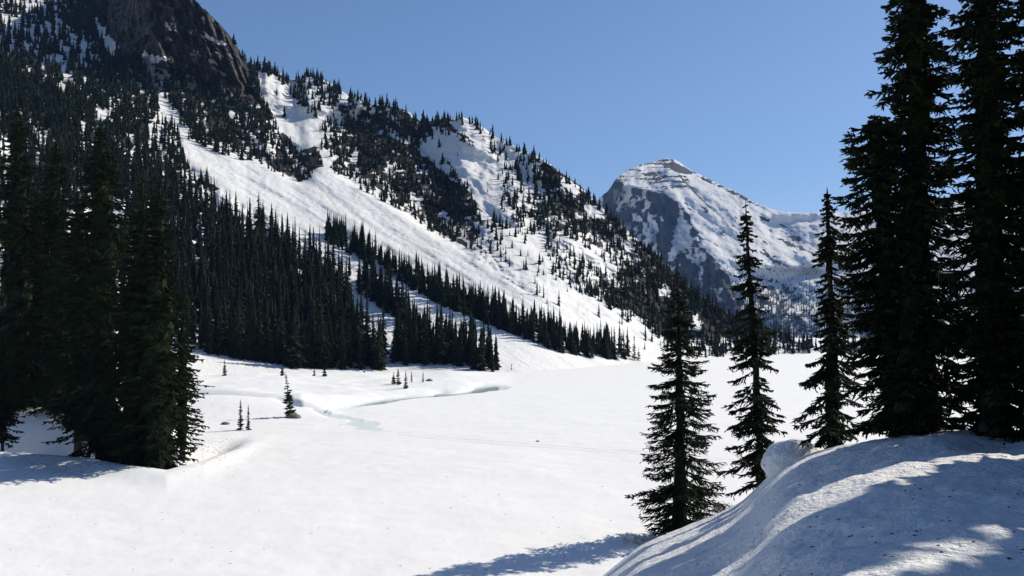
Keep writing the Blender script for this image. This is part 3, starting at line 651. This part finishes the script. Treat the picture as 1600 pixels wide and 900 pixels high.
# small trees standing alone on the plain and by the stream: (px, base row, top row, half width px, label)
SMALL = [(455, 652, 578, 15, "small ragged fir leaning left at the stream bend, above the blue meltwater", 'lean'),
         (376, 672, 622, 8, "taller stem of the thin twin sapling on the smooth snow left of the stream", ''),
         (388, 672, 631, 6, "shorter stem of the thin twin sapling on the smooth snow left of the stream", ''),
         (351, 587, 560, 6, "thin sapling alone on the white bank left of the large dark stand", ''),
         (318, 557, 541, 5, "tiny sapling beside the right flank of the big left fir", ''),
         (367, 561, 545, 5, "tiny sapling at the tip of the blue tree shadow below the stand", ''),
         (441, 587, 572, 6, "tiny bushy sapling just behind the leaning fir at the stream", ''),
         (491, 587, 576, 5, "left one of two tiny bushy saplings under the front of the large stand", ''),
         (507, 588, 573, 7, "right one of two tiny bushy saplings under the front of the large stand", ''),
         (569, 582, 571, 3, "tiny thin sapling at the foot of the large stand near its right end", ''),
         (615, 600, 580, 6, "left sapling of the little clump between stream and stands", ''),
         (622, 601, 574, 7, "tallest sapling of the little clump between stream and stands", ''),
         (634, 607, 578, 6, "front sapling of the little clump between stream and stands", ''),
         (643, 598, 579, 4, "slim sapling right behind the little clump between stream and stands", ''),
         (661, 597, 578, 3, "thin lone sapling right of the little clump by the stream", ''),
         (799, 581, 567, 3, "tiny sapling just right of the stand at the lake edge", ''),
         (991, 563, 521, 7, "pointed fir at the lower right end of the diagonal stand", ''),
         (998, 564, 540, 5, "short fir leaning on the pointed one at the end of the diagonal stand", '')]
def small_tree(px, py, top, hw, label, mode, seed, pos=None):
    rng = np.random.default_rng(seed)
    x, y, z = on_field(px, py) if pos is None else pos
    h = (py-top)/FPX*y; r = hw/FPX*y
    root = link("fir_sapling", None, label=label, cat="tree", group="small trees scattered on the open snow", loc=(x, y, z-.1))
    if mode == 'lean': root.rotation_euler = (0, math.radians(-7), 0)
    nb = int(70 if hw > 5 else 46); f = np.sort(rng.uniform(.04, .97, nb)); zz = f*h
    rr = r*(1-f)**.75*rng.uniform(.45, 1.1, nb)+.03*h*.3; a = np.arange(nb)*2.4+rng.uniform(-.4, .4, nb)
    P0 = np.stack([0*a, 0*a, zz], -1); P1 = np.stack([np.cos(a)*rr, np.sin(a)*rr, zz+rr*rng.uniform(-.45, .25, nb)], -1)
    V, F = spindles(P0, P1, rr*.10+.03, rr*.30+.03, rr*.2+.02)
    m_ = P0+(P1-P0)*.55; side = np.stack([-np.sin(a), np.cos(a), -.3+0*a], -1)
    V3, F3 = spindles(np.concatenate([m_, m_]), np.concatenate([m_+side*rr[:, None]*.5, m_-side*rr[:, None]*.5]), np.concatenate([rr, rr])*.06+.02)
    link("crown", mesh_from("sapling_crown", np.concatenate([V, V3]), np.concatenate([F, F3+len(V)]), M_FOL), root)
    Vt, Ft = tube([(0, 0, -.4), (0, 0, h*.5), (0, 0, h)], [h*.016+.03, h*.01+.02, .01], 6)
    link("trunk", mesh_from("sapling_trunk", Vt, Ft, M_BARK, True), root)
for i, (px, py, top, hw, lb, md_) in enumerate(SMALL):
    pos = on_hill(px, py) if px > 900 else None
    small_tree(px, py, top, hw, lb, md_, 300+i, pos)

# ------------------------------------------------------------------ forest on the valley side
rng = np.random.default_rng(77)
STA = [(-60, 250), (100, 235), (200, 245), (280, 292), (330, 338), (400, 366), (450, 392), (500, 424), (532, 450), (548, 500), (572, 545), (606, 576), (520, 577), (450, 575), (400, 566), (300, 548), (-60, 600)]
STB = [(612, 571), (618, 548), (640, 538), (700, 548), (760, 562), (792, 579), (780, 583), (740, 577), (700, 571), (640, 569)]
STC = [(506, 376), (512, 366), (560, 386), (620, 420), (700, 456), (800, 500), (900, 532), (985, 556), (982, 562), (930, 560), (870, 550), (800, 523), (740, 499), (680, 474), (620, 438), (560, 404)]
STM = [(556, 440), (580, 440), (600, 462), (630, 480), (648, 500), (640, 520), (612, 500), (585, 478), (560, 458)]
CAND = []
def scatter(poly, spacing, zone, hmin, hmax, bb=None, prob=None):
    P = np.array(poly); x0, y0 = P.min(0); x1, y1 = P.max(0)
    n = int((x1-x0)*(y1-y0)/(spacing*spacing)*1.6)
    X = rng.uniform(x0, x1, n); Y = rng.uniform(y0, y1, n)
    k_ = inpoly(X, Y, poly)
    if prob is not None: k_ &= rng.random(n) < prob(X, Y)
    for a, b_ in zip(X[k_], Y[k_]): CAND.append((a, b_, rng.uniform(hmin, hmax), zone))
scatter(STA, 10, 'A', 10, 17)
for q_ in range(70):                                   # front rows, thick down to the lake
    a = rng.uniform(290, 606); CAND.append((a, np.interp(a, [290, 300, 400, 450, 520, 606], [545, 546, 563, 574, 576, 577])-rng.uniform(-1, 15)*(.4+.6*float(vn(a/14., 0., 9))), rng.uniform(8, 18), 'A'))
scatter(STB, 7.5, 'B', 9, 16)
scatter(STC, 6.2, 'C', 8.5, 13)
scatter(STM, 9, 'M', 8, 13)
for a, b_, h_ in ((632, 548, 19.5), (640, 552, 16.5), (690, 560, 15.5), (668, 556, 15), (728, 566, 15.5), (760, 572, 13), (776, 578, 12.5)): CAND.append((a, b_, h_, 'B'))
for a, b_, h_ in ((511, 372, 11), (522, 374, 10.5), (535, 378, 11.5)): CAND.append((a, b_, h_, 'C'))
for a, b_, h_ in ((534, 452, 13), (546, 430, 7), (562, 455, 14), (575, 462, 13), (596, 474, 14)): CAND.append((a, b_, h_, 'M'))
TOPP = [(-60, -200), (330, -60), (395, 95), (470, 112), (640, 165), (700, 182), (760, 195), (940, 320), (1060, 430), (1270, 541), (1600, 500), (1600, 552), (1270, 552), (1100, 560), (1040, 545), (980, 500), (800, 420), (600, 330), (480, 300), (300, 290), (-60, 250)]
def pr(X, Y):
    d = dark(X, Y-9)
    d = np.where(inpoly(X, Y-4, TRACK) | inpoly(X, Y, LOWSNOW) | inpoly(X, Y, CLIFF), 0, d)
    for p in PATCHES: d = np.where(inpoly(X, Y-8, p), .02, d)
    clump = ss(.32, .52, fbm(X/10, Y/8, 131))
    d = np.where((X > 800) & (d > .3), np.clip(d*1.12, 0, 1), d)
    d = d*np.where((X < 290) & (Y < 120), .85, 1)
    return np.where((X > 1010) & (d > .4), .92, np.where(d > .93, .55+.4*clump, d*(.14+.95*clump)))
scatter(TOPP, 5.5, 'U', 6, 12.5, prob=pr)
scatter(MIDSNOW, 14, 'S', 6, 12, prob=lambda X, Y: .9*ss(.42, .62, fbm(X/22, Y/18, 132)))
for q_ in range(170):                                  # trees along the skyline
    a = rng.uniform(396, 1260); b_ = np.interp(a, hpx, hC)+rng.uniform(1, 5)
    if fbm(np.array([a/14]), np.array([0.]), 133)[0] > .44: CAND.append((a, b_, rng.uniform(6, 10), 'U'))
for a, b_ in ((1085, 556), (1093, 553), (1108, 556), (1122, 562), (1118, 552), (1130, 558), (1075, 556), (1100, 548), (1134, 550), (1062, 553)):
    CAND.append((a, b_, rng.uniform(8, 13), 'E'))
HPX = {'A': (48, 86), 'B': (50, 92), 'C': (28, 49), 'M': (38, 60), 'U': (10, 24), 'S': (14, 32), 'E': (14, 30)}
TREES = []
for a, b_, h_, zn in CAND:
    ft = np.interp(a, hpx, hF); cr = np.interp(a, hpx, hC)
    if b_ > ft-1 or b_ < cr: 
        if b_ <= cr: continue
        b_ = ft-1
    P = on_hill(a, b_)
    if zn in HPX:
        lo, hi = HPX[zn]; k_ = (h_-8)/8. if zn in 'AB' else (h_-6)/7.
        pxh = (lo+(hi-lo)*min(max(k_, 0), 1.25))*(np.interp(a, [0, 200, 500, 900, 1250], [1.5, 1.4, 1, .95, 1.1]) if zn == 'U' else 1)
        if zn == 'A': pxh *= np.interp(b_, [250, 400, 560], [.72, .85, 1.1])
        pxh *= 1.12-.55*rng.random()**1.6
        h_ = pxh*P[1]/FPX
    pxh = h_*FPX/P[1]
    TREES.append((P[1], a, b_, pxh, h_, zn, P))
TREES.sort(key=lambda t: t[0])
# what each tree shows, front to back, on a coarse raster
occ = np.zeros((320, 900), bool); vis = []
for (D, a, b_, pxh, h_, zn, P) in TREES:
    w = pxh*.10; c0 = int(max((a-w+100)/2, 0)); c1 = int(min((a+w+100)/2+1, 900)); r0 = int(max((b_-pxh*.95)/2, 0)); r1 = int(np.clip(b_/2, 0, 320))
    if a < 0 or r1 <= r0: vis.append(0); continue
    if 0 < a < 305 and b_-pxh > np.interp(a, [0, 30, 60, 160, 250, 300, 305], [200, 190, 300, 230, 330, 480, 520]): vis.append(0); 
    else: vis.append(int((~occ[r0:r1, c0:c1]).sum()))
    occ[r0:r1, c0:c1] = True
order = np.argsort(-np.array(vis))[:290]; indiv = set(order.tolist())
print("forest trees", len(TREES), "smallest single shows", vis[order[-1]])
NVAR = 10; CR, TK = [], []
for v in range(NVAR):
    V, F = conifer_lod(1., .125+.035*rng.random(), rng, 190, .5, core=.30, sides=7)
    V[:, :2] *= 1
    CR.append(mesh_from("conifer_crown", V, F, M_FOL2))
    Vt, Ft = tube([(0, 0, -.06), (0, 0, .5), (0, 0, .97)], [.014, .009, .002], 6); TK.append(mesh_from("conifer_trunk", Vt, Ft, M_BARK, True))
ZN = {'A': ("the large slope-foot stand", [(0, 110, "part above the leftmost firs"), (110, 190, "part behind the tallest left fir"), (190, 250, "part above the broad left fir"), (250, 290, "upper left edge"), (290, 330, "upper left"), (330, 365, "left"), (365, 400, "left middle"), (400, 430, "middle"), (430, 460, "right middle"), (460, 495, "right"), (495, 530, "far right"), (530, 2000, "right tip")]),
      'B': ("the short stand at the lake edge", [(0, 640, "left tip"), (640, 660, "left"), (660, 680, "left middle"), (680, 700, "middle"), (700, 722, "right middle"), (722, 745, "right"), (745, 765, "far right"), (765, 2000, "right tip")]),
      'C': ("the diagonal stand on the avalanche slope", [(0, 535, "upper tip"), (535, 570, "upper left"), (570, 605, "upper"), (605, 640, "upper middle"), (640, 690, "middle"), (690, 740, "lower middle"), (740, 800, "lower"), (800, 860, "lower right"), (860, 920, "far lower right"), (920, 2000, "lower tip")]),
      'M': ("the loose clump above the large stand", [(0, 570, "left"), (570, 600, "middle"), (600, 2000, "right")]),
      'U': ("the broken upper forest", [(0, 120, "far upper left"), (120, 250, "cliff foot"), (250, 340, "couloir side"), (340, 420, "side left of the track"), (420, 500, "basin side"), (500, 560, "edge just above the track"), (560, 620, "knob side"), (620, 700, "mid slope"), (700, 800, "bowl side"), (800, 900, "right slope"), (900, 1000, "skyline side"), (1000, 1600, "low spur end")]),
      'S': ("the thin trees right of the avalanche track", [(0, 850, "left"), (850, 900, "middle"), (900, 2000, "right")]),
      'E': ("the last trees at the lake's far end", [(0, 1090, "left"), (1090, 2000, "right")])}
med = {}
for i in indiv:
    D, a, b_, pxh, h_, zn, P = TREES[i]; med.setdefault(zn, []).append(pxh)
med = {k_: np.percentile(v_, [33, 67]) for k_, v_ in med.items()}
proto = {}
for i in sorted(indiv):
    D, a, b_, pxh, h_, zn, P = TREES[i]
    nm, parts = ZN[zn]; where = next(t for lo, hi, t in parts if lo <= a < hi)
    q1, q2 = med[zn]; size = "tall" if pxh > q2 else ("short" if pxh < q1 else "mid-height")
    lb = f"{size} dark conifer, {where} of {nm}"
    v = int(rng.integers(NVAR))
    root = bpy.data.objects.new("conifer_tree", None); COL.objects.link(root)
    root.location = (P[0], P[1], P[2]-.35); root.scale = (h_*rng.uniform(.72, 1.4)*(1.45 if zn == 'U' else 1),)*2+(h_,); root.rotation_euler = (0, 0, rng.uniform(0, 6.28))
    root['label'] = lb; root['category'] = 'tree'; root['group'] = nm.replace("the ", "", 1)+", "+where+", "+size
    for nm2, msh in (("crown", CR[v]), ("trunk", TK[v])):
        c = bpy.data.objects.new(nm2, msh); COL.objects.link(c); c.parent = root
# everything past the 290 that show largest: one object
LV = [conifer_lod(1., .125+.045*rng.random(), rng, nb_, 1.2, core=.5, sides=4) for nb_ in (26, 30, 34)]
LS = [conifer_lod(1., .15+.06*rng.random(), rng, nb_, 1.7, core=.6, sides=3) for nb_ in (9, 10, 11, 12)]
VV, FF, off = [], [], 0
for i, (D, a, b_, pxh, h_, zn, P) in enumerate(TREES):
    if i in indiv or (vis[i] < 1 and zn in 'AU' and i % 5 < 4): continue
    src = LV if (D < 420 and vis[i] > 4) else LS
    V, F = src[int(rng.integers(len(src)))]
    an = rng.uniform(0, 6.28); c_, s_ = math.cos(an), math.sin(an); w = h_*rng.uniform(.7, 1.45)*(1.5 if zn == 'U' else 1)
    Vn = np.stack([(V[:, 0]*c_-V[:, 1]*s_)*w+P[0], (V[:, 0]*s_+V[:, 1]*c_)*w+P[1], V[:, 2]*h_+P[2]-.35], -1)
    VV.append(Vn); FF.append(F+off); off += len(V)
FFc = np.concatenate(FF); print("forest mass tris", len(FFc))
link("conifer_forest", mesh_from("conifer_forest", np.concatenate(VV), FFc, M_FOL2), kind='stuff', label='mass of dark conifers covering the valley side behind the nearer trees', cat='forest')
# far timber on the distant mountain
VV, FF, off = [], [], 0
tn = 0
for q_ in range(15000):
    a = rng.uniform(1010, 1500); b_ = rng.uniform(385, 545)
    lft = a < np.interp(b_, [t_[0] for t_ in ARE], [t_[1] for t_ in ARE])
    w_ = ss(385, 500, b_)*(.35+.65*ss(.4, .6, float(fbm(np.array([a/9]), np.array([b_/12]), 141)[0])))
    if rng.random() > w_*(.55 if lft else .8)*(1.-.75*math.exp(-((a-1230)/45)**2-((b_-425)/28)**2)): continue
    if b_ < np.interp(a, qpx, qC)+60: continue
    c = (a-820)/(1950-820)*(n1-1); r_ = (b_-556)/(np.interp(a, qpx, qC)-556)*(n2-1)
    P = VQ[int(np.clip(r_, 0, n2-1)), int(np.clip(c, 0, n1-1))]
    h_ = rng.uniform(6, 13)*(.6+.5*ss(400, 500, b_)); n = 4; an = np.arange(n)*math.pi/2+rng.random()
    Vn = np.concatenate([np.stack([P[0]+np.cos(an)*h_*.17, P[1]+np.sin(an)*h_*.17, np.full(n, P[2]-2)], -1), [[P[0], P[1], P[2]+h_]]])
    VV.append(Vn); FF.append(np.array([(0, 1, 4), (1, 2, 4), (2, 3, 4), (3, 0, 4)])+off); off += 5; tn += 1
link("far_forest", mesh_from("far_forest", np.concatenate(VV), np.concatenate(FF), M_FOL2), kind='stuff', label='speckle of distant conifers on the lower flank of the far peak', cat='forest')

# ------------------------------------------------------------------ small things on the snow
def lump(name, px, D, rx, ry, rz, seed, material, label, cat, sink=.3, sub=28):
    r = np.random.default_rng(seed); x, y = (px-CX)/FPX*D, D; z = gz(x, y)
    th = np.linspace(0, math.pi, sub)[:, None]; ph = np.linspace(0, 2*math.pi, sub*2)[None]
    n = fbm(ph*0+np.cos(ph)*1.7*np.sin(th)+seed, np.sin(ph)*1.7*np.sin(th)+np.cos(th)*1.6, seed, 5)
    k_ = .86+.28*n
    V = np.stack([np.sin(th)*np.cos(ph)*rx*k_, np.sin(th)*np.sin(ph)*ry*k_, (np.cos(th)+0*ph)*rz*k_-sink*rz*.3], -1)
    V[:, -1] = V[:, 0]
    return link(name, mesh_from(name, V.reshape(-1, 3), grid_faces(sub, sub*2), material, True), label=label, cat=cat, loc=(x, y, z))
lump("snowy_boulder", 1238, 29.9, 1.02, .8, .78, 3, M_NEAR, "rounded boulder under a crust of snow between the leaning fir and the drooping one", "boulder")
lump("rock", 1214, 30.6, .42, .4, .3, 5, M_ROCK, "dark bare rock poking out at the lower edge of the snow-crusted boulder", "rock")
def plain_rock(px, py, s, label):
    x, y, z = on_field(px, py); r = lump("rock", 800, 100, s, s*.8, s*.6, int(px), M_ROCK, label, "rock", sub=10); r.location = (x, y, z)
plain_rock(840, 690, .2, "tiny dark stone lying beside the faint track across the lake")
plain_rock(459, 653, .9, "grey stone at the foot of the leaning fir by the stream")
plain_rock(352, 663, .5, "flat dark stone on the knoll left of the twin sapling")
plain_rock(671, 595, .7, "small dark stump on the bank right of the little sapling clump")
# bare shrubs
def bare_shrub(px, D, n, hgt, label, seed):
    r = np.random.default_rng(seed); x, y = (px-CX)/FPX*D, D
    P0 = np.stack([r.normal(0, .35, n), r.normal(0, .25, n), np.zeros(n)], -1)
    P1 = P0+np.stack([r.normal(0, .28, n), r.normal(0, .2, n), r.uniform(.3, 1, n)*hgt], -1)
    m_ = P0+(P1-P0)*r.uniform(.4, .9, (n, 1)); P2 = m_+r.normal(0, .16, (n, 3))
    V, F = spindles(np.concatenate([P0, m_]), np.concatenate([P1, P2]), np.full(2*n, .014))
    link("bare_shrub", mesh_from("bare_shrub", V, F, M_LIT), label=label, cat="shrub", group="leafless shrubs on the bank", loc=(x, y, gz(x, y)-.03))
bare_shrub(1128, 36.2, 60, .5, "low leafless shrub between the two-trunked fir and the leaning fir", 1)
bare_shrub(1005, 36.6, 50, .45, "low leafless shrub left of the two-trunked fir at the edge of the bank", 2)
bare_shrub(1222, 30.2, 40, .5, "leafless twigs sticking out in front of the snow-crusted boulder", 3)
# needle and twig litter
r = np.random.default_rng(9); L0, L1 = [], []
def chip(x, y, z, s):
    a = r.uniform(0, 6.28); d = np.array([math.cos(a), math.sin(a), .1])*s
    L0.append(np.array([x, y, z])-d); L1.append(np.array([x, y, z])+d)
for q_ in range(1100):
    k_ = r.random()
    if k_ < .35: px, py = r.normal(335, 30), r.normal(700, 14)
    elif k_ < .6: px, py = r.uniform(0, 300), r.normal(716, 8)
    elif k_ < .7: px, py = r.normal(335, 14), r.normal(635, 14)
    else:
        px, py = r.uniform(0, 1000), 640+260*r.random()**.6
        if r.random() < .6: continue
    if py < 560 or px < 0: continue
    x, y, z = on_field(px, py); chip(x, y, z+.01, r.uniform(.03, .09)*(1.5 if k_ > .7 and r.random() < .2 else 1))
for q_ in range(260):
    D = r.uniform(8, 27); px = r.uniform(1050, 1640); x = (px-CX)/FPX*D
    chip(x, D, float(mound(np.array([x]), np.array([D]))[0])+.004, r.uniform(.01, .035))
L0 = np.array(L0); L1 = np.array(L1)
V, F = spindles(L0, L1, np.full(len(L0), .016))
link("needle_litter", mesh_from("needle_litter", V, F, M_LIT), kind='stuff', label='dark needles, cones and twigs scattered on the snow', cat='litter')
# faint track across the lake: two shallow ruts with crumbly edges
tr = [(560, 671), (640, 676), (720, 683), (800, 689), (860, 693), (940, 699), (1020, 705), (1150, 716), (1260, 726)]
for s_ in (0, 1):
    ps = np.array(tr, float); t_ = np.linspace(0, 1, 260); X = np.interp(t_, np.linspace(0, 1, len(ps)), ps[:, 0]); Yp = np.interp(X, ps[:, 0], ps[:, 1])+s_*3.4
    D = EYE*FPX/(Yp-HZ); x = (X-CX)/FPX*D; w = .13+.10*fbm(x/1.2, D/1.2, 151)
    rows = []
    for k_, (o_, up_) in enumerate(((-2.2, -.02), (-1, .03), (0, .012), (1, .03), (2.2, -.02))):
        yy = D+o_*w+.25*(fbm(x/2, D*0, 152+s_)-.5); rows.append(np.stack([x, yy, field(x, yy)+up_], -1))
    link("ski_track", mesh_from("ski_track", np.stack(rows).reshape(-1, 3), grid_faces(5, 260), bpy.data.materials.get("track_snow") or plain("track_snow", (.76, .755, .75), .9, 2, .08), True), kind='structure')

# ------------------------------------------------------------------ mountain air
HAZE = 6.0e-5
if HAZE:
    X0, X1, Y0, Y1, Z0, Z1 = -1500, 4200, -60, 6600, -2.7, 1250
    V = [(x, y, z) for z in (Z0, Z1) for y in (Y0, Y1) for x in (X0, X1)]
    F = [(0, 2, 3, 1), (4, 5, 7, 6), (0, 1, 5, 4), (2, 6, 7, 3), (0, 4, 6, 2), (1, 3, 7, 5)]
    m = bpy.data.materials.new("haze"); m.use_nodes = True; nt = m.node_tree; nt.nodes.clear()
    pv = nt.nodes.new("ShaderNodeVolumePrincipled"); pv.inputs["Density"].default_value = HAZE; pv.inputs["Color"].default_value = (.28, .50, 1, 1)
    ou = nt.nodes.new("ShaderNodeOutputMaterial"); nt.links.new(pv.outputs[0], ou.inputs["Volume"])
    link("haze", mesh_from("haze", V, F, m), kind='stuff')
